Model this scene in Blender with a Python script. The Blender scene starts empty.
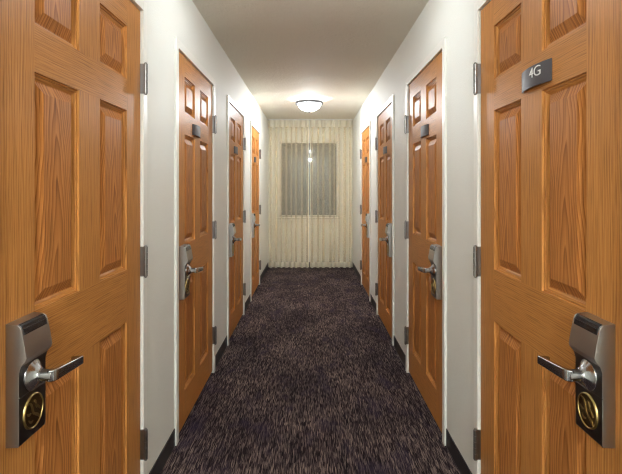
import bpy, bmesh, math, random
from mathutils import Vector, Matrix
random.seed(4)
PI = math.pi
scene = bpy.context.scene
COL = scene.collection

# ------------------------------------------------------------------ camera, world, exposure
EYE = 1.344
cd = bpy.data.cameras.new('camera')
cam = bpy.data.objects.new('camera', cd)
COL.objects.link(cam)
cam.location = (0, 0, EYE)
cam.rotation_euler = (PI/2, 0, 0)
cd.sensor_fit = 'HORIZONTAL'
cd.sensor_width = 36.0
cd.lens = 36.0*484/622
cd.shift_x = 0.5/622
cd.shift_y = -50/622
cd.clip_start = 0.02
scene.camera = cam

world = bpy.data.worlds.new('night')
scene.world = world
world.use_nodes = True
world.node_tree.nodes['Background'].inputs['Color'].default_value = (0.012, 0.021, 0.031, 1)
world.node_tree.nodes['Background'].inputs['Strength'].default_value = 1.0

scene.view_settings.view_transform = 'Standard'
scene.view_settings.look = 'None'
scene.view_settings.gamma = 1
scene.view_settings.use_curve_mapping = False
scene.view_settings.exposure = 1.86
scene.cycles.max_bounces = 10
scene.cycles.filter_width = 1.2
scene.cycles.diffuse_bounces = 6
scene.cycles.transparent_max_bounces = 24
scene.cycles.sample_clamp_indirect = 4.0
LAMP_MID, LAMP_END, LAMP_REAR = 4.3, 20.0, 72.0     # watts of the bulbs inside the glass bowls
LAMP_COL = (0.935, 0.985, 1.02)

# ------------------------------------------------------------------ main dimensions
WX = 0.708          # wall face (and door face) distance from the corridor axis
CZ = 2.46           # ceiling height
YB, YE = -3.0, 8.10 # corridor ends
WT = 0.13           # wall thickness
DW = 0.93           # door leaf width
DZ0, DZ1 = 0.018, 2.075
FR = 0.045          # frame face width
FN = 0.013          # frame stands this far in front of the wall
HINGE_Y = [2.012, 3.492, 5.07, 6.65]

# ------------------------------------------------------------------ node helpers
def newmat(name):
    m = bpy.data.materials.new(name); m.use_nodes = True
    nt = m.node_tree
    return m, nt, nt.nodes['Principled BSDF']
def nd(nt, t, **kw):
    n = nt.nodes.new(t)
    for k, v in kw.items():
        if k in n.inputs.keys(): n.inputs[k].default_value = v
        else: setattr(n, k, v)
    return n
def lk(nt, a, b): nt.links.new(a, b)
def math_n(nt, op, a, b=None, c=None):
    n = nt.nodes.new('ShaderNodeMath'); n.operation = op
    for i, v in enumerate((a, b, c)):
        if v is None: continue
        if isinstance(v, (int, float)): n.inputs[i].default_value = v
        else: lk(nt, v, n.inputs[i])
    return n.outputs[0]
def ramp(nt, fac, stops):
    r = nt.nodes.new('ShaderNodeValToRGB')
    e = r.color_ramp.elements
    while len(e) < len(stops): e.new(0.5)
    for el, (p, c) in zip(e, stops):
        el.position = p
        el.color = (*c, 1) if len(c) == 3 else c
    lk(nt, fac, r.inputs[0]); return r.outputs[0]
def mix_rgb(nt, fac, a, b, mode='MIX'):
    n = nt.nodes.new('ShaderNodeMix'); n.data_type = 'RGBA'; n.blend_type = mode
    for s, v in ((n.inputs[0], fac), (n.inputs[6], a), (n.inputs[7], b)):
        if isinstance(v, (int, float)): s.default_value = v
        elif isinstance(v, tuple): s.default_value = (*v, 1)
        else: lk(nt, v, s)
    return n.outputs[2]
def bump(nt, bsdf, h, strength, dist):
    b = nd(nt, 'ShaderNodeBump', Strength=strength, Distance=dist)
    lk(nt, h, b.inputs['Height']); lk(nt, b.outputs[0], bsdf.inputs['Normal'])

def paint(name, col, rough, scale, strength, dist, detail=3, flat=False):
    m, nt, b = newmat(name)
    tc = nd(nt, 'ShaderNodeTexCoord')
    n = nd(nt, 'ShaderNodeTexNoise', Scale=scale, Detail=detail, Roughness=0.55)
    lk(nt, tc.outputs['Object'], n.inputs['Vector'])
    h = n.outputs['Fac']
    if flat:                                  # knock-down texture: flattened blobs
        h = ramp(nt, h, [(0.42, (0, 0, 0)), (0.56, (1, 1, 1))])
    b.inputs['Base Color'].default_value = (*col, 1)
    b.inputs['Roughness'].default_value = rough
    if strength: bump(nt, b, h, strength, dist)
    return m

M = {}
M['wall'] = paint('wall_paint', (0.82, 0.828, 0.778), 0.6, 140, 0.35, 0.004)
M['ceiling'] = paint('ceiling_texture', (0.80, 0.755, 0.65), 0.8, 38, 0.35, 0.006, flat=True)
M['trim'] = paint('trim_paint', (0.85, 0.845, 0.79), 0.35, 30, 0.0, 0.001)
M['base'] = paint('rubber_base', (0.022, 0.018, 0.02), 0.42, 60, 0.05, 0.001)
M['black'] = paint('black_plastic', (0.01, 0.01, 0.012), 0.25, 60, 0.0, 0.001)
M['plaque'] = paint('plaque_plastic', (0.045, 0.037, 0.042), 0.45, 200, 0.03, 0.001)
M['white'] = paint('plaque_lettering', (0.85, 0.85, 0.83), 0.5, 60, 0.0, 0.001)
M['window'] = paint('window_vinyl', (0.72, 0.71, 0.68), 0.4, 60, 0.0, 0.001)

def metal(name, col, rough, aniso=0.0, scale=(1, 1, 1), amp=0.1):
    m, nt, b = newmat(name)
    tc = nd(nt, 'ShaderNodeTexCoord')
    mp = nd(nt, 'ShaderNodeMapping'); mp.inputs['Scale'].default_value = scale
    lk(nt, tc.outputs['Object'], mp.inputs['Vector'])
    n = nd(nt, 'ShaderNodeTexNoise', Scale=60.0, Detail=3.0)
    lk(nt, mp.outputs[0], n.inputs['Vector'])
    r = math_n(nt, 'MULTIPLY_ADD', n.outputs['Fac'], amp, rough - amp/2)
    lk(nt, r, b.inputs['Roughness'])
    b.inputs['Base Color'].default_value = (*col, 1)
    b.inputs['Metallic'].default_value = 1.0
    return m
M['nickel'] = metal('brushed_nickel', (0.43, 0.415, 0.40), 0.33, scale=(1, 12, 1))
M['nickeldark'] = metal('dark_bronze_nickel', (0.13, 0.12, 0.115), 0.3, scale=(1, 12, 1))
M['lever'] = metal('polished_nickel', (0.42, 0.42, 0.43), 0.2)
M['hinge'] = metal('hinge_steel', (0.27, 0.265, 0.26), 0.36)
M['brass'] = metal('brass', (0.42, 0.30, 0.12), 0.32)
M['brassdark'] = metal('aged_brass', (0.13, 0.085, 0.03), 0.35)
M['pewter'] = metal('pewter', (0.13, 0.13, 0.145), 0.4)

def oak(name, figured):
    """UV: u = metres across the grain, v = metres along the grain."""
    m, nt, b = newmat(name)
    uv = nd(nt, 'ShaderNodeUVMap'); uv.uv_map = 'grain'
    oi = nd(nt, 'ShaderNodeObjectInfo')
    sp = nd(nt, 'ShaderNodeSeparateXYZ'); lk(nt, uv.outputs[0], sp.inputs[0])
    rnd = oi.outputs['Random']
    u = sp.outputs[0]
    v = math_n(nt, 'MULTIPLY_ADD', rnd, 7.3, sp.outputs[1])
    def noise(su, sv, detail=3.0, rough=0.5, off=0.0):
        cx = nd(nt, 'ShaderNodeCombineXYZ')
        lk(nt, math_n(nt, 'MULTIPLY', u, su), cx.inputs[0])
        lk(nt, math_n(nt, 'MULTIPLY', v, sv), cx.inputs[1])
        cx.inputs[2].default_value = off
        n = nd(nt, 'ShaderNodeTexNoise', Scale=1.0, Detail=detail, Roughness=rough)
        lk(nt, cx.outputs[0], n.inputs['Vector'])
        return n.outputs['Fac']
    warp = noise(9, 1.3, 3, 0.55, 3.0)
    if figured:
        warp2 = noise(4, 2.6, 2, 0.5, 8.0)
        du = math_n(nt, 'MULTIPLY_ADD', warp2, 0.07, -0.035)
        uu = math_n(nt, 'ADD', u, du)
        a = math_n(nt, 'POWER', math_n(nt, 'ABSOLUTE', math_n(nt, 'MULTIPLY', uu, 1/0.085)), 1.5)
        ph = math_n(nt, 'ADD', math_n(nt, 'MULTIPLY', a, 6.0), math_n(nt, 'MULTIPLY', v, 6.5))
        ph = math_n(nt, 'ADD', ph, math_n(nt, 'MULTIPLY', warp, 3.2))
    else:
        ph = math_n(nt, 'ADD', math_n(nt, 'MULTIPLY', u, 95.0), math_n(nt, 'MULTIPLY', warp, 5.5))
    saw = math_n(nt, 'FRACT', ph)
    rings = ramp(nt, saw, [(0.0, (0.1,)*3), (0.55, (0.55,)*3), (0.86, (1,)*3), (1.0, (0.1,)*3)])
    fine = noise(300, 6, 3, 0.65)
    streak = noise(150, 3.0, 3, 0.6, 5.0)
    pores = ramp(nt, fine, [(0.40, (1,)*3), (0.50, (0,)*3)])
    pored = math_n(nt, 'MULTIPLY', pores, math_n(nt, 'MULTIPLY_ADD', rings, 0.6, 0.35))
    fac = math_n(nt, 'ADD', math_n(nt, 'MULTIPLY', rings, 0.5 if figured else 0.26), math_n(nt, 'MULTIPLY', streak, 0.55))
    light, mid, dark = ((0.62, 0.265, 0.079), (0.48, 0.184, 0.048), (0.245, 0.078, 0.017)) if figured else ((0.63, 0.290, 0.084), (0.49, 0.200, 0.051), (0.265, 0.093, 0.019))
    c = ramp(nt, fac, [(0.15, light), (0.48, mid), (0.85, dark)])
    c = mix_rgb(nt, math_n(nt, 'MULTIPLY', pored, 0.65), c, (0.15, 0.055, 0.015))
    tint = math_n(nt, 'MULTIPLY_ADD', rnd, 0.14, 0.93)
    hsv = nd(nt, 'ShaderNodeHueSaturation'); lk(nt, c, hsv.inputs['Color']); lk(nt, tint, hsv.inputs['Value'])
    lk(nt, hsv.outputs[0], b.inputs['Base Color'])
    b.inputs['Roughness'].default_value = 0.40
    b.inputs['Specular IOR Level'].default_value = 0.1
    hh = math_n(nt, 'SUBTRACT', 1.0, pores)
    bump(nt, b, hh, 0.12, 0.0006)
    return m
M['oak'] = oak('oak_straight_grain', False)
M['oakfig'] = oak('oak_cathedral_grain', True)

def carpet():
    m, nt, b = newmat('carpet_pile')
    tc = nd(nt, 'ShaderNodeTexCoord')
    def vor(sx, sy, z):
        mp = nd(nt, 'ShaderNodeMapping'); mp.inputs['Scale'].default_value = (sx, sy, 1)
        mp.inputs['Location'].default_value = (0, 0, z)
        lk(nt, tc.outputs['Object'], mp.inputs['Vector'])
        v = nd(nt, 'ShaderNodeTexVoronoi', Scale=1.0, Randomness=0.85)
        lk(nt, mp.outputs[0], v.inputs['Vector'])
        return v
    def noi(sx, sy, det, z=0):
        mp = nd(nt, 'ShaderNodeMapping'); mp.inputs['Scale'].default_value = (sx, sy, 1)
        mp.inputs['Location'].default_value = (0, 0, z)
        lk(nt, tc.outputs['Object'], mp.inputs['Vector'])
        n = nd(nt, 'ShaderNodeTexNoise', Scale=1.0, Detail=det, Roughness=0.6)
        lk(nt, mp.outputs[0], n.inputs['Vector'])
        return n
    v1 = vor(400, 22, 0)
    sep = nd(nt, 'ShaderNodeSeparateColor'); lk(nt, v1.outputs['Color'], sep.inputs[0])
    patch = noi(2.6, 1.7, 4).outputs['Fac']
    sel = math_n(nt, 'ADD', sep.outputs[0], math_n(nt, 'MULTIPLY_ADD', patch, 0.9, -0.45))
    c = ramp(nt, sel, [(0.0, (0.007, 0.004, 0.006)), (0.42, (0.022, 0.013, 0.017)), (0.62, (0.070, 0.048, 0.050)), (0.84, (0.142, 0.105, 0.098)), (1.0, (0.26, 0.195, 0.165))])
    pur = noi(7, 3.2, 3, 4).outputs['Fac']
    c = mix_rgb(nt, ramp(nt, pur, [(0.52, (0, 0, 0)), (0.7, (0.5,)*3)]), c, (0.035, 0.025, 0.055))
    fz = noi(420, 200, 3, 9).outputs['Fac']
    c = mix_rgb(nt, 1.0, c, ramp(nt, fz, [(0.3, (0.55,)*3), (0.7, (1.4,)*3)]), 'MULTIPLY')
    lk(nt, c, b.inputs['Base Color'])
    b.inputs['Roughness'].default_value = 0.95
    b.inputs['Specular IOR Level'].default_value = 0.12
    h = math_n(nt, 'ADD', math_n(nt, 'MULTIPLY', fz, 0.6), math_n(nt, 'MULTIPLY', v1.outputs['Distance'], -0.7))
    bump(nt, b, h, 0.6, 0.004)
    return m
M['carpet'] = carpet()

def sheer(name, coverage, col):
    m, nt, b = newmat(name)
    nt.nodes.remove(b)
    out = nt.nodes['Material Output']
    tc = nd(nt, 'ShaderNodeTexCoord')
    n = nd(nt, 'ShaderNodeTexNoise', Scale=500.0, Detail=2.0)
    lk(nt, tc.outputs['Object'], n.inputs['Vector'])
    c = ramp(nt, n.outputs['Fac'], [(0.3, tuple(x*0.94 for x in col)), (0.7, col)])
    di = nd(nt, 'ShaderNodeBsdfDiffuse'); tl = nd(nt, 'ShaderNodeBsdfTranslucent'); tp = nd(nt, 'ShaderNodeBsdfTransparent')
    lk(nt, c, di.inputs['Color']); lk(nt, c, tl.inputs['Color'])
    m1 = nd(nt, 'ShaderNodeMixShader'); m1.inputs[0].default_value = 0.25
    lk(nt, di.outputs[0], m1.inputs[1]); lk(nt, tl.outputs[0], m1.inputs[2])
    m2 = nd(nt, 'ShaderNodeMixShader'); m2.inputs[0].default_value = coverage
    lk(nt, tp.outputs[0], m2.inputs[1]); lk(nt, m1.outputs[0], m2.inputs[2])
    lk(nt, m2.outputs[0], out.inputs['Surface'])
    return m
M['sheer'] = sheer('cream_sheer', 0.29, (0.95, 0.80, 0.52))
M['sheerd'] = sheer('cream_sheer_doubled', 0.85, (0.93, 0.88, 0.74))

def glass_mat():
    m, nt, b = newmat('window_glass')
    nt.nodes.remove(b); out = nt.nodes['Material Output']
    fr = nd(nt, 'ShaderNodeFresnel', IOR=1.5)
    tp = nd(nt, 'ShaderNodeBsdfTransparent'); tp.inputs['Color'].default_value = (0.8, 0.85, 0.84, 1)
    gl = nd(nt, 'ShaderNodeBsdfGlossy', Roughness=0.02)
    mx = nd(nt, 'ShaderNodeMixShader')
    lk(nt, fr.outputs[0], mx.inputs[0]); lk(nt, tp.outputs[0], mx.inputs[1]); lk(nt, gl.outputs[0], mx.inputs[2])
    lk(nt, mx.outputs[0], out.inputs['Surface'])
    return m
M['glass'] = glass_mat()

def glow():
    m, nt, b = newmat('glowing_frosted_glass')
    nt.nodes.remove(b); out = nt.nodes['Material Output']
    tp = nd(nt, 'ShaderNodeBsdfTransparent'); tl = nd(nt, 'ShaderNodeBsdfTranslucent')
    em = nd(nt, 'ShaderNodeEmission', Color=(*LAMP_COL, 1), Strength=1.1)
    mx = nd(nt, 'ShaderNodeMixShader'); mx.inputs[0].default_value = 0.3
    lk(nt, tp.outputs[0], mx.inputs[1]); lk(nt, tl.outputs[0], mx.inputs[2])
    ad = nd(nt, 'ShaderNodeAddShader'); lk(nt, mx.outputs[0], ad.inputs[0]); lk(nt, em.outputs[0], ad.inputs[1])
    lk(nt, ad.outputs[0], out.inputs['Surface'])
    return m
M['glow'] = glow()

# ------------------------------------------------------------------ mesh helpers
def obj(name, bm, mat, parent=None, smooth=False, bevel=0.0, seg=2, recalc=True):
    if recalc: bmesh.ops.recalc_face_normals(bm, faces=bm.faces[:])
    me = bpy.data.meshes.new(name)
    bm.to_mesh(me); bm.free()
    for mm in (mat if isinstance(mat, (list, tuple)) else [mat]): me.materials.append(mm)
    if smooth:
        for p in me.polygons: p.use_smooth = True
    o = bpy.data.objects.new(name, me); COL.objects.link(o)
    if parent: o.parent = parent
    if bevel:
        b = o.modifiers.new('bevel', 'BEVEL'); b.width = bevel; b.segments = seg; b.limit_method = 'ANGLE'; b.angle_limit = 0.6
        for p in me.polygons: p.use_smooth = True
        w = o.modifiers.new('wn', 'WEIGHTED_NORMAL'); w.keep_sharp = False
    return o
def tag(o, label, cat, group=None):
    o['label'] = label; o['category'] = cat
    if group: o['group'] = group
    return o
def struct(o, label=None, cat=None):
    o['kind'] = 'structure'
    if label: o['label'] = label
    if cat: o['category'] = cat
    return o
def box(bm, x0, x1, y0, y1, z0, z1, mi=0):
    vs = [bm.verts.new((x, y, z)) for x in (x0, x1) for y in (y0, y1) for z in (z0, z1)]
    fs = []
    for f in ((0, 1, 3, 2), (4, 6, 7, 5), (0, 4, 5, 1), (2, 3, 7, 6), (0, 2, 6, 4), (1, 5, 7, 3)):
        fs.append(bm.faces.new([vs[i] for i in f])); fs[-1].material_index = mi
    return fs
def lathe(bm, prof, n=32, mat4=None, cap=True):
    """prof: list of (r, z) revolved about local z."""
    rings = []
    for r, z in prof:
        ring = []
        if r < 1e-6:
            v = bm.verts.new((0, 0, z)); ring = [v]
        else:
            ring = [bm.verts.new((r*math.cos(2*PI*i/n), r*math.sin(2*PI*i/n), z)) for i in range(n)]
        rings.append(ring)
    for a, b in zip(rings, rings[1:]):
        for i in range(n):
            j = (i+1) % n
            if len(a) == 1 and len(b) == 1: continue
            if len(a) == 1: bm.faces.new((a[0], b[i], b[j]))
            elif len(b) == 1: bm.faces.new((a[i], a[j], b[0]))
            else: bm.faces.new((a[i], a[j], b[j], b[i]))
    if cap:
        for ring in (rings[0], rings[-1]):
            if len(ring) > 2: bm.faces.new(ring)
    if mat4 is not None:
        vs = [v for r in rings for v in r]
        bmesh.ops.transform(bm, matrix=mat4, verts=vs)

# ------------------------------------------------------------------ setting
bm = bmesh.new(); box(bm, -1.3, 1.3, YB-0.2, YE+0.2, -0.1, 0)
struct(obj('floor', bm, M['carpet']), 'dark purple brown flecked carpet running down the corridor', 'carpet')
bm = bmesh.new(); box(bm, -WX-WT, WX+WT, YB-WT, YE+WT, CZ, CZ+0.1)
struct(obj('ceiling', bm, M['ceiling']), 'beige textured corridor ceiling', 'ceiling')

def opening(yh):                     # rough opening in the wall for one door and its frame
    return yh-DW-0.006-0.03, yh+0.006+0.03, DZ1+0.006+0.03
for side, s in (('left', -1), ('right', 1)):
    bm = bmesh.new()
    y = YB-WT
    xs = sorted((s*WX, s*(WX+WT)))
    for yh in HINGE_Y:
        a, b, t = opening(yh)
        box(bm, *xs, y, a, 0, CZ)
        box(bm, *xs, a, b, t, CZ)
        y = b
    box(bm, *xs, y, YE+WT, 0, CZ)
    struct(obj('wall_'+side, bm, M['wall']), 'off white painted corridor wall on the %s' % side, 'wall')
    # baseboard pieces between the frames
    bm = bmesh.new()
    xb = sorted((s*WX, s*(WX-0.005)))
    y = YB
    for yh in HINGE_Y:
        box(bm, *xb, y, yh-DW-0.004-FR, 0, 0.091)
        y = yh+0.004+FR
    box(bm, *xb, y, YE, 0, 0.091)
    struct(obj('baseboard_'+side, bm, M['base'], bevel=0.002), 'dark rubber baseboard along the %s wall' % side, 'baseboard')

# far wall with the window opening, and the wall behind the camera
WX0, WX1, WZ0, WZ1 = -0.53, 0.465, 0.835, 2.115
bm = bmesh.new()
box(bm, -WX, WX0, YE, YE+WT, 0, CZ); box(bm, WX1, WX, YE, YE+WT, 0, CZ)
box(bm, WX0, WX1, YE, YE+WT, 0, WZ0); box(bm, WX0, WX1, YE, YE+WT, WZ1, CZ)
struct(obj('wall_back', bm, M['wall']), 'end wall behind the sheer curtains', 'wall')
bm = bmesh.new(); box(bm, -WX, WX, YE-0.005, YE, 0, 0.091)
struct(obj('baseboard_back', bm, M['base']), 'dark baseboard under the curtains', 'baseboard')
bm = bmesh.new(); box(bm, -WX, WX, YB-WT, YB, 0, CZ)
struct(obj('wall_front', bm, M['wall']), 'corridor wall behind the viewer', 'wall')

# window: frame, meeting rail, glass
bm = bmesh.new()
y0, y1 = YE+0.05, YE+0.11
f = 0.03
box(bm, WX0, WX0+f, y0, y1, WZ0, WZ1); box(bm, WX1-f, WX1, y0, y1, WZ0, WZ1)
box(bm, WX0+f, WX1-f, y0, y1, WZ0, WZ0+f); box(bm, WX0+f, WX1-f, y0, y1, WZ1-f, WZ1)
win = struct(obj('window_1', bm, M['window'], bevel=0.003), 'dark night window behind the sheer curtains', 'window')
bm = bmesh.new(); box(bm, WX0+f, WX1-f, YE+0.078, YE+0.082, WZ0+f, WZ1-f)
obj('glass_pane', bm, M['glass'], win)
bm = bmesh.new(); box(bm, WX0-0.03, WX1+0.03, YE-0.012, YE+0.05, WZ0-0.022, WZ0)
obj('window_sill', bm, M['window'], win, bevel=0.004)

# door frames (painted steel): face, reveal and stop
n_trim = 0
for s, side in ((-1, 'left'), (1, 'right')):
    for i, yh in enumerate(HINGE_Y):
        n_trim += 1
        bm = bmesh.new()
        g = 0.004
        xf, xw, xs, xb = s*(WX-FN), s*WX, s*(WX+0.048), s*(WX+WT)
        def bx(xa, xc, ya, yb, za, zb): box(bm, min(xa, xc), max(xa, xc), ya, yb, za, zb)
        yn, yf, zt = yh-DW-g, yh+g, DZ1+g
        bx(xf, xw, yn-FR, yn, 0, zt+FR); bx(xf, xw, yf, yf+FR, 0, zt+FR); bx(xf, xw, yn, yf, zt, zt+FR)      # faces
        bx(xw, xs, yn-0.03, yn, 0, zt); bx(xw, xs, yf, yf+0.03, 0, zt); bx(xw, xs, yn-0.03, yf+0.03, zt, zt+0.03)   # rebates
        bx(xs, xb, yn-0.03, yn+0.014, 0, zt); bx(xs, xb, yf-0.014, yf+0.03, 0, zt); bx(xs, xb, yn-0.03, yf+0.03, zt-0.014, zt+0.03)  # stops
        o = obj('trim_%d' % n_trim, bm, M['trim'], bevel=0.0018)
        which = ('nearest', 'second', 'third', 'farthest')[i]
        struct(o, 'white steel frame around the %s door on the %s' % (which, side), 'door frame')

# ------------------------------------------------------------------ doors
# door space: u from the hinge edge towards the latch, n out from the face, z up
S1, S2, S3, S4 = 0.145, 0.385, 0.53, 0.77
COLS = ((S1, S2), (S3, S4))
ROWS = ((0.20, 0.826), (1.025, 1.64), (1.76, 1.965))
TH = 0.044
def P(s, u, n, z): return Vector((-s*n, -u, z))

def uvface(bm, f, fn):
    lay = bm.loops.layers.uv.verify()
    for l in f.loops: l[lay].uv = fn(l.vert.co)

def leaf_bm(s):
    bm = bmesh.new(); bm.loops.layers.uv.new('grain')
    def slab(u0, u1, z0, z1, across):
        e = 0.0
        vs = [bm.verts.new(P(s, u, n, z)) for u in (u0, u1) for n in (-TH, 0) for z in (z0, z1)]
        for q in ((0, 1, 3, 2), (4, 6, 7, 5), (0, 4, 5, 1), (2, 3, 7, 6), (0, 2, 6, 4), (1, 5, 7, 3)):
            f = bm.faces.new([vs[k] for k in q])
            off = u0*3.7+z0*1.9
            uvface(bm, f, (lambda c: ((c.z+c.x)*1.6+off, -c.y+off)) if across else (lambda c: (-c.y+off+c.x, c.z+off)))
    slab(0, S1, DZ0, DZ1, False); slab(S4, DW, DZ0, DZ1, False)
    edges = [DZ0, ROWS[0][0], ROWS[0][1], ROWS[1][0], ROWS[1][1], ROWS[2][0], ROWS[2][1], DZ1]
    for k in (0, 2, 4, 6): slab(S1, S4, edges[k], edges[k+1], True)
    for k in (1, 3, 5): slab(S2, S3, edges[k], edges[k+1], False)
    return bm

PROF = ((0, 0), (0.0008, -0.0065), (0.006, -0.0072), (0.0068, -0.0110), (0.0115, -0.0120), (0.0165, -0.0165), (0.0195, -0.0165), (0.0465, -0.0030), (0.0485, -0.0022))
def panel_bm(s, c, r):
    (u0, u1), (z0, z1) = COLS[c], ROWS[r]
    bm = bmesh.new(); bm.loops.layers.uv.new('grain')
    uc = (u0+u1)/2 + (0.012 if c else -0.01)
    def ring(d, n): return [bm.verts.new(P(s, u, n, z)) for u, z in ((u0+d, z0+d), (u1-d, z0+d), (u1-d, z1-d), (u0+d, z1-d))]
    rings = [ring(d, n) for d, n in PROF]
    back = ring(0, -0.03)
    fn_v = lambda co: (-co.y-uc, co.z+1.7*r)
    fn_h = lambda co: (co.z*1.0+co.x, -co.y)
    for a, b in zip(rings, rings[1:]):
        for k in range(4):
            j = (k+1) % 4
            f = bm.faces.new((a[k], a[j], b[j], b[k]))
            moulding = a in rings[:5]
            f.material_index = 0 if moulding else 1
            uvface(bm, f, fn_h if (moulding and k in (0, 2)) else fn_v)
    f = bm.faces.new(rings[-1]); f.material_index = 1; uvface(bm, f, fn_v)
    for k in range(4):
        j = (k+1) % 4
        f = bm.faces.new((rings[0][k], back[k], back[j], rings[0][j])); uvface(bm, f, fn_v)
    f = bm.faces.new(back); uvface(bm, f, fn_v)
    return bm

LU0, LU1 = 0.775, 0.8885           # lock body across the door
LUC = 0.832
LPROF = ((0.0, 1.025), (0.026, 1.0225), (0.033, 1.018), (0.037, 1.009), (0.0435, 0.975), (0.0485, 0.946), (0.0465, 0.939), (0.036, 0.926), (0.031, 0.910),
         (0.031, 0.8515), (0.0296, 0.8505), (0.0296, 0.849), (0.031, 0.848), (0.031, 0.742), (0.029, 0.738), (0.0, 0.737))
def prism(bm, s, prof, u0, u1):
    a = [bm.verts.new(P(s, u0, n, z)) for n, z in prof]; b = [bm.verts.new(P(s, u1, n, z)) for n, z in prof]
    bm.faces.new(a); bm.faces.new(b)
    out = []
    for k in range(len(prof)):
        j = (k+1) % len(prof); out.append(bm.faces.new((a[k], a[j], b[j], b[k])))
    return out
def frame_n(s, u, n, z):           # matrix whose local z points out from the door
    zax = Vector((-s, 0, 0)); xax = Vector((0, -1, 0)); yax = zax.cross(xax)
    m = Matrix((xax, yax, zax)).transposed().to_4x4(); m.translation = P(s, u, n, z); return m

def lock_bm(s):
    bm = bmesh.new(); fs = prism(bm, s, LPROF, LU0, LU1)
    for f in fs[7:14]: f.material_index = 1       # the darker lower front
    return bm
def slot_bm(s):
    bm = bmesh.new()
    prism(bm, s, ((0.020, 1.0195), (0.0285, 1.0235), (0.0345, 1.0195), (0.0385, 1.0095), (0.0405, 0.9985), (0.038, 0.996), (0.030, 1.0)), LU0+0.009, LU1-0.006)
    prism(bm, s, ((0.036, 1.0135), (0.0395, 1.0125), (0.0403, 1.0085), (0.037, 1.0085)), LU0+0.011, LU1-0.010)
    return bm
def rose_bm(s):
    bm = bmesh.new()
    lathe(bm, [(0.037, 0.0), (0.0365, 0.003), (0.030, 0.007), (0.022, 0.013), (0.0175, 0.019), (0.0170, 0.0215), (0.0140, 0.0220), (0.0135, 0.050)], 28, frame_n(s, LUC, 0.0305, 0.886))
    return bm
def lever_bm(s):
    bm = bmesh.new()
    t, h = 0.0055, 0.0115
    # stations along the bar: (outer u, n) / (inner u, n), mid z, half height
    st = [((LUC+0.012, 0.076), (LUC+0.010, 0.070), 0.886, 0.0135), ((LUC+0.006, 0.087), (LUC-0.004, 0.072), 0.886, 0.0142), ((LUC-0.012, 0.090), (LUC-0.012, 0.076), 0.885, 0.0138),
          ((LUC-0.144, 0.087), (LUC-0.136, 0.077), 0.872, 0.0112), ((LUC-0.152, 0.083), (LUC-0.142, 0.075), 0.871, 0.0108), ((LUC-0.155, 0.052), (LUC-0.144, 0.052), 0.870, 0.0085)]
    rings = []
    for (uo, no), (ui, ni), z, hh in st:
        rings.append([bm.verts.new(P(s, uo, no, z+hh)), bm.verts.new(P(s, ui, ni, z+hh)), bm.verts.new(P(s, ui, ni, z-hh)), bm.verts.new(P(s, uo, no, z-hh))])
    bm.faces.new(rings[0]); bm.faces.new(rings[-1])
    for a, b in zip(rings, rings[1:]):
        for k in range(4):
            j = (k+1) % 4; bm.faces.new((a[k], a[j], b[j], b[k]))
    return bm
EZ, ER = 0.799, 0.0405
def emblem_disc_bm(s):
    bm = bmesh.new(); lathe(bm, [(0, 0), (ER-0.002, 0), (ER-0.002, 0.0025), (0, 0.003)], 40, frame_n(s, LUC, 0.0308, EZ)); return bm
def emblem_ring_bm(s):
    bm = bmesh.new()
    lathe(bm, [(ER-0.003, 0.001), (ER-0.0026, 0.0045), (ER-0.001, 0.0052), (ER+0.0006, 0.0045), (ER+0.0016, 0.0)], 40, frame_n(s, LUC, 0.0308, EZ), cap=False)
    # close underside
    return bm
def ribbon(bm, s, pts, w, n0, n1):
    """raised flat stroke; pts in units of the emblem radius, p to the right as read."""
    P2 = [Vector((p*ER, q*ER)) for p, q in pts]
    L, R = [], []
    for k, c in enumerate(P2):
        d = (P2[min(k+1, len(P2)-1)]-P2[max(k-1, 0)]).normalized(); nn = Vector((-d.y, d.x))
        taper = 0.35+0.65*math.sin(PI*(k+0.5)/len(P2))
        L.append(c+nn*w*taper*ER); R.append(c-nn*w*taper*ER)
    def vv(c, n): return bm.verts.new(P(s, LUC+s*c.x, n, EZ+c.y))
    a = [vv(c, n1) for c in L+R[::-1]]; b = [vv(c, n0) for c in L+R[::-1]]
    m = len(P2); tot = 2*m
    for k in range(m-1):
        bm.faces.new((a[k], a[k+1], a[tot-2-k], a[tot-1-k]))
        bm.faces.new((b[k], b[k+1], b[tot-2-k], b[tot-1-k]))
    for k in range(tot):
        j = (k+1) % tot; bm.faces.new((a[k], a[j], b[j], b[k]))
def curve_pts(f, n=14): return [f(k/(n-1)) for k in range(n)]
def emblem_mark_bm(s):
    bm = bmesh.new()
    n0, n1 = 0.0330, 0.0352
    ribbon(bm, s, curve_pts(lambda t: (-0.62+0.86*t+0.06*math.sin(2*PI*t), 0.62-0.86*t+0.12*math.sin(2*PI*t))), 0.085, n0, n1)
    ribbon(bm, s, curve_pts(lambda t: (0.10+0.52*t, -0.30-0.36*t+0.10*math.sin(PI*t))), 0.085, n0, n1)
    ribbon(bm, s, curve_pts(lambda t: (0.02+0.36*t, 0.52-0.36*t+0.14*math.sin(2*PI*t))), 0.07, n0, n1)
    ribbon(bm, s, curve_pts(lambda t: (0.34+0.30*t, 0.22-0.36*t)), 0.06, n0, n1)
    ribbon(bm, s, curve_pts(lambda t: (-0.72+0.40*t, 0.10-0.12*t-0.1*math.sin(PI*t))), 0.06, n0, n1)
    ribbon(bm, s, curve_pts(lambda t: (-0.55+0.42*t, -0.36-0.16*t-0.12*math.sin(PI*t))), 0.06, n0, n1)
    return bm

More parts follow.
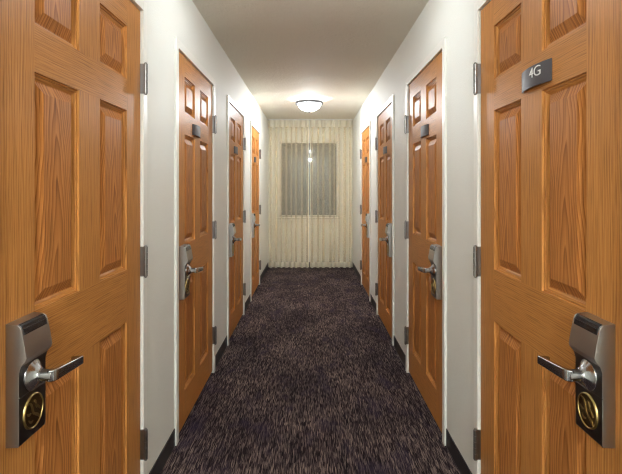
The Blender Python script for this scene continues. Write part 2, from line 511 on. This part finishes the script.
HINGE_Z = (0.272, 1.034, 1.795)
def hinge_bm(s, z):
    bm = bmesh.new()
    hh = 0.062; u, n, r = -0.004, 0.0215, 0.0085
    seg = 2*hh/5
    for k in range(5):
        z0 = z-hh+k*seg+0.0006; z1 = z0+seg-0.0012
        mt = Matrix.Translation(P(s, u, n, 0))
        lathe(bm, [(r-0.001, z0), (r, z0+0.001), (r, z1-0.001), (r-0.001, z1)], 16, mt)
    lathe(bm, [(r-0.003, z-hh), (r-0.003, z+hh)], 12, Matrix.Translation(P(s, u, n, 0)))
    def bx(u0, u1, n0, n1, z0, z1):
        c = [P(s, a, b, c_) for a in (u0, u1) for b in (n0, n1) for c_ in (z0, z1)]
        vs = [bm.verts.new(p) for p in c]
        for q in ((0, 1, 3, 2), (4, 6, 7, 5), (0, 4, 5, 1), (2, 3, 7, 6), (0, 2, 6, 4), (1, 5, 7, 3)): bm.faces.new([vs[i] for i in q])
    bx(-0.0016, 0.0, -0.03, 0.018, z-hh, z+hh)        # leaf on the door edge
    bx(-0.004, -0.0024, -0.03, 0.018, z-hh, z+hh)     # leaf on the frame
    return bm
def hinge_tip_bm(s, z):
    bm = bmesh.new()
    u, n, r = -0.004, 0.0215, 0.0085
    for e, d in ((z+0.062, 1), (z-0.062, -1)):
        lathe(bm, [(r*0.75, e), (r*0.75, e+d*0.003), (r*0.4, e+d*0.006), (0, e+d*0.0065)], 14, Matrix.Translation(P(s, u, n, 0)))
    return bm

PUC, PW, PZ0, PZ1 = 0.496, 0.198, 1.656, 1.722
def pn(u): return 0.0035+0.0140*(1-((u-PUC)/(PW/2))**2)
def plaque_bm(s):
    bm = bmesh.new(); N = 20; t = 0.0035
    R = []
    for k in range(N+1):
        u = PUC-PW/2+PW*k/N; n = pn(u)
        R.append([bm.verts.new(P(s, u, n, PZ0)), bm.verts.new(P(s, u, n, PZ1)), bm.verts.new(P(s, u, n-t, PZ1)), bm.verts.new(P(s, u, n-t, PZ0))])
    for a, b in zip(R, R[1:]):
        for k in range(4):
            j = (k+1) % 4; bm.faces.new((a[k], a[j], b[j], b[k]))
    bm.faces.new(R[0]); bm.faces.new(R[-1])
    return bm
def number_obj(s, text, parent):
    cu = bpy.data.curves.new('room_number', 'FONT')
    cu.body = text; cu.size = 0.045; cu.extrude = 0.0006; cu.align_x = 'CENTER'; cu.align_y = 'BOTTOM'; cu.space_character = 0.95; cu.resolution_u = 6
    cu.offset = -0.0002
    to = bpy.data.objects.new('tmp_text', cu); COL.objects.link(to)
    dg = bpy.context.evaluated_depsgraph_get()
    me = bpy.data.meshes.new_from_object(to.evaluated_get(dg))
    bpy.data.objects.remove(to)
    tb = bmesh.new(); tb.from_mesh(me)
    for k in range(1, 24):
        xx = -0.05+k*0.1/24
        bmesh.ops.bisect_plane(tb, geom=tb.verts[:]+tb.edges[:]+tb.faces[:], plane_co=(xx, 0, 0), plane_no=(1, 0, 0))
    tb.to_mesh(me); tb.free()
    for v in me.vertices:
        u = PUC+0.024+s*v.co.x*1.3
        v.co = P(s, u, pn(u)+0.0010+v.co.z, 1.6755+v.co.y)
    me.materials.clear(); me.materials.append(M['white'])
    o = bpy.data.objects.new('room_number', me); COL.objects.link(o); o.parent = parent
    return o

def build_door(s):
    """the first door of a side, built at the origin of door space."""
    root = obj('door_0', leaf_bm(s), M['oak'])
    for c in range(2):
        for r in range(3): obj('panel', panel_bm(s, c, r), [M['oak'], M['oakfig']], root)
    for z in HINGE_Z:
        h = obj('hinge', hinge_bm(s, z), M['hinge'], root, bevel=0.0)
        obj('hinge_tip', hinge_tip_bm(s, z), M['hinge'], h, smooth=True)
    lock = obj('door_lock', lock_bm(s), [M['nickel'], M['nickeldark']], root, bevel=0.003, seg=3)
    obj('card_slot', slot_bm(s), M['black'], lock, bevel=0.0008)
    obj('lever_rose', rose_bm(s), M['lever'], lock, bevel=0.0006)
    obj('lever_handle', lever_bm(s), M['lever'], lock, bevel=0.0028, seg=3)
    d = obj('emblem_disc', emblem_disc_bm(s), M['brassdark'], lock)
    obj('emblem_ring', emblem_ring_bm(s), M['brass'], lock, smooth=True)
    obj('emblem_mark', emblem_mark_bm(s), M['brass'], lock)
    p = obj('number_plaque', plaque_bm(s), M['plaque'], root, bevel=0.0007, seg=1)
    p['label'] = 'dark curved room number plaque'
    lock['label'] = 'nickel card lock with lever and round brass emblem'
    return root
def copy_tree(o, parent=None):
    c = o.copy(); COL.objects.link(c)
    if parent: c.parent = parent
    for ch in list(o.children): copy_tree(ch, c)
    return c

LABELS = {
 (-1, 0): 'nearest oak six panel door on the left, cut off by the picture edge, no number plaque',
 (-1, 1): 'second oak door on the left, just past the nearest left door',
 (-1, 2): 'third oak door on the left, between the second door and the farthest',
 (-1, 3): 'farthest oak door on the left, closest to the sheer curtains',
 (1, 0): 'nearest oak six panel door on the right with the plaque reading 4G',
 (1, 1): 'second oak door on the right, just past the door marked 4G',
 (1, 2): 'third oak door on the right, between the second door and the farthest',
 (1, 3): 'farthest oak door on the right, closest to the sheer curtains'}
k = 0
for s in (-1, 1):
    proto = build_door(s)
    doors = []
    for i, yh in enumerate(HINGE_Y):
        doors.append(proto if i == 0 else copy_tree(proto))
    for i, (d, yh) in enumerate(zip(doors, HINGE_Y)):
        k += 1
        d.name = 'door_%d' % k
        d.location = (s*WX, yh, 0)
        struct(d, LABELS[(s, i)], 'door')
        d['group'] = 'oak doors along the corridor'
        pl = [c for c in d.children if c.name.split('.')[0] == 'number_plaque'][0]
        if (s, i) == (-1, 0): bpy.data.objects.remove(pl)
        elif (s, i) == (1, 0):
            pl['label'] = 'dark curved plaque reading 4G'
            number_obj(s, '4G', pl)

# ------------------------------------------------------------------ sheer curtains
def curtain(name, x0, x1, N, seed, label, lead):
    rng = random.Random(seed)
    ns, nz = N*30, 26
    jit = [rng.uniform(-0.5, 0.5) for _ in range(N+2)]
    amp = [rng.uniform(0.7, 1.25) for _ in range(N+2)]
    dr = [rng.uniform(-0.6, 0.6) for _ in range(N+2)]
    def lerp(a, t):
        i = min(int(t), len(a)-2); f_ = t-i; f_ = f_*f_*(3-2*f_); return a[i]*(1-f_)+a[i+1]*f_
    YC = YE-0.115
    W = [rng.uniform(0.8, 1.25) for _ in range(N)]
    tot = sum(W); X = [x0+(x1-x0)*sum(W[:k])/tot for k in range(N+1)]
    def pt(t, z, off=0.0):
        h = (CZ-z)/CZ                                # 0 at the top, 1 at the floor
        k = min(int(t*N), N-1); q = t*N-k; p = X[k+1]-X[k]
        a = amp[k]*(0.030+0.028*min(1, h*2.5))
        c = 0.5+0.13*jit[k]+0.10*dr[k]*h             # each pleat wanders a little on its way down
        wd = 0.15+0.03*amp[k]                        # share of the width that the pleat takes up
        if q < 0.3: x = (c-wd)*q/0.3; y = 0.006*math.cos(PI*q/0.3)
        elif q > 0.7: x = c+wd+(1-c-wd)*(q-0.7)/0.3; y = -0.006*math.cos(PI*(q-0.7)/0.3)
        else:
            u_ = (q-0.3)/0.4
            x = c-wd+2*wd*u_ + 0.155*math.sin(4*PI*u_)
            y = -0.006-a*math.sin(PI*u_)**1.2
        return (min(max(X[k]+p*x, -WX+0.006), WX-0.006), YC+0.025+y+0.005*math.sin(5*t+3*h+seed)-off, z)
    def jit_at(q): return lerp(jit, q)
    def sheet(z0, z1, nz, off, t0=0.0, t1=1.0):
        ns = max(6, int(N*30*(t1-t0)))
        bm = bmesh.new()
        g = [[bm.verts.new(pt(t0+(t1-t0)*i/ns, z0+(z1-z0)*j/nz, off)) for i in range(ns+1)] for j in range(nz+1)]
        for j in range(nz):
            for i in range(ns): bm.faces.new((g[j][i], g[j][i+1], g[j+1][i+1], g[j+1][i]))
        return bm
    root = obj(name, sheet(0.018, CZ-0.012, nz, 0.0), M['sheer'], smooth=True, recalc=False)
    tag(root, label, 'curtain', 'sheer curtains over the end window')
    obj('header', sheet(CZ-0.13, CZ-0.010, 4, 0.004), M['sheerd'], root, smooth=True, recalc=False)
    obj('leading_hem', sheet(0.105, CZ-0.13, 26, 0.003, *lead), M['sheerd'], root, smooth=True, recalc=False)
    obj('hem', sheet(0.016, 0.105, 3, 0.004), M['sheerd'], root, smooth=True, recalc=False)
    return root
curtain('sheer_curtain', -WX+0.012, -0.026, 8, 3, 'left half of the cream sheer curtains closed over the end window', (0.972, 1.0))
curtain('sheer_curtain', -0.013, WX-0.012, 8, 8, 'right half of the cream sheer curtains closed over the end window', (0.0, 0.02))
bm = bmesh.new(); box(bm, -WX+0.004, WX-0.004, YE-0.135, YE-0.095, CZ-0.012, CZ)
tag(obj('curtain_track', bm, M['window'], bevel=0.002), 'thin white curtain track on the ceiling above the sheer curtains', 'curtain track')

# ------------------------------------------------------------------ ceiling lights
def ceiling_light(y, label, watts):
    root = bpy.data.objects.new('ceiling_light', None); COL.objects.link(root)
    root.location = (-0.015, y, CZ)
    tag(root, label, 'ceiling light', 'flush dome lights along the ceiling')
    bm = bmesh.new()
    lathe(bm, [(0.0, 0), (0.128, 0), (0.130, -0.006), (0.0, -0.007)], 56)
    obj('mounting_pan', bm, M['pewter'], root, smooth=False)
    bm = bmesh.new()
    lathe(bm, [(0.152, -0.031), (0.168, -0.028), (0.174, -0.033), (0.176, -0.048), (0.1745, -0.064), (0.170, -0.068), (0.160, -0.066), (0.152, -0.056), (0.152, -0.031)], 56, cap=False)
    obj('rim', bm, M['pewter'], root, smooth=True)
    bm = bmesh.new()
    prof = [(0.120, -0.007), (0.132, -0.012), (0.143, -0.030), (0.149, -0.050)]
    for i in range(1, 13):
        a = i/12*PI/2; prof.append((0.149*math.cos(a)**0.95 if i < 12 else 0, -0.050-0.106*math.sin(a)))
    lathe(bm, prof, 48, cap=False)
    obj('glass_bowl', bm, M['glow'], root, smooth=True)
    bm = bmesh.new()
    lathe(bm, [(0, -0.152), (0.012, -0.155), (0.013, -0.159), (0.007, -0.162), (0.008, -0.168), (0.005, -0.174), (0, -0.176)], 20)
    obj('finial', bm, M['pewter'], root, smooth=True)
    ld = bpy.data.lights.new('bulb', 'POINT'); ld.energy = watts; ld.color = LAMP_COL; ld.shadow_soft_size = 0.055
    lo = bpy.data.objects.new('bulb', ld); COL.objects.link(lo); lo.parent = root; lo.location = (0, 0, -0.082)
    return root
ceiling_light(6.14, 'glowing frosted dome ceiling light with pewter rim, the one just before the curtains', LAMP_END)
ceiling_light(2.40, 'glowing frosted dome ceiling light above the space between the nearest and second doors', LAMP_MID)
ceiling_light(-1.9, 'glowing frosted dome ceiling light behind the viewer', LAMP_REAR)
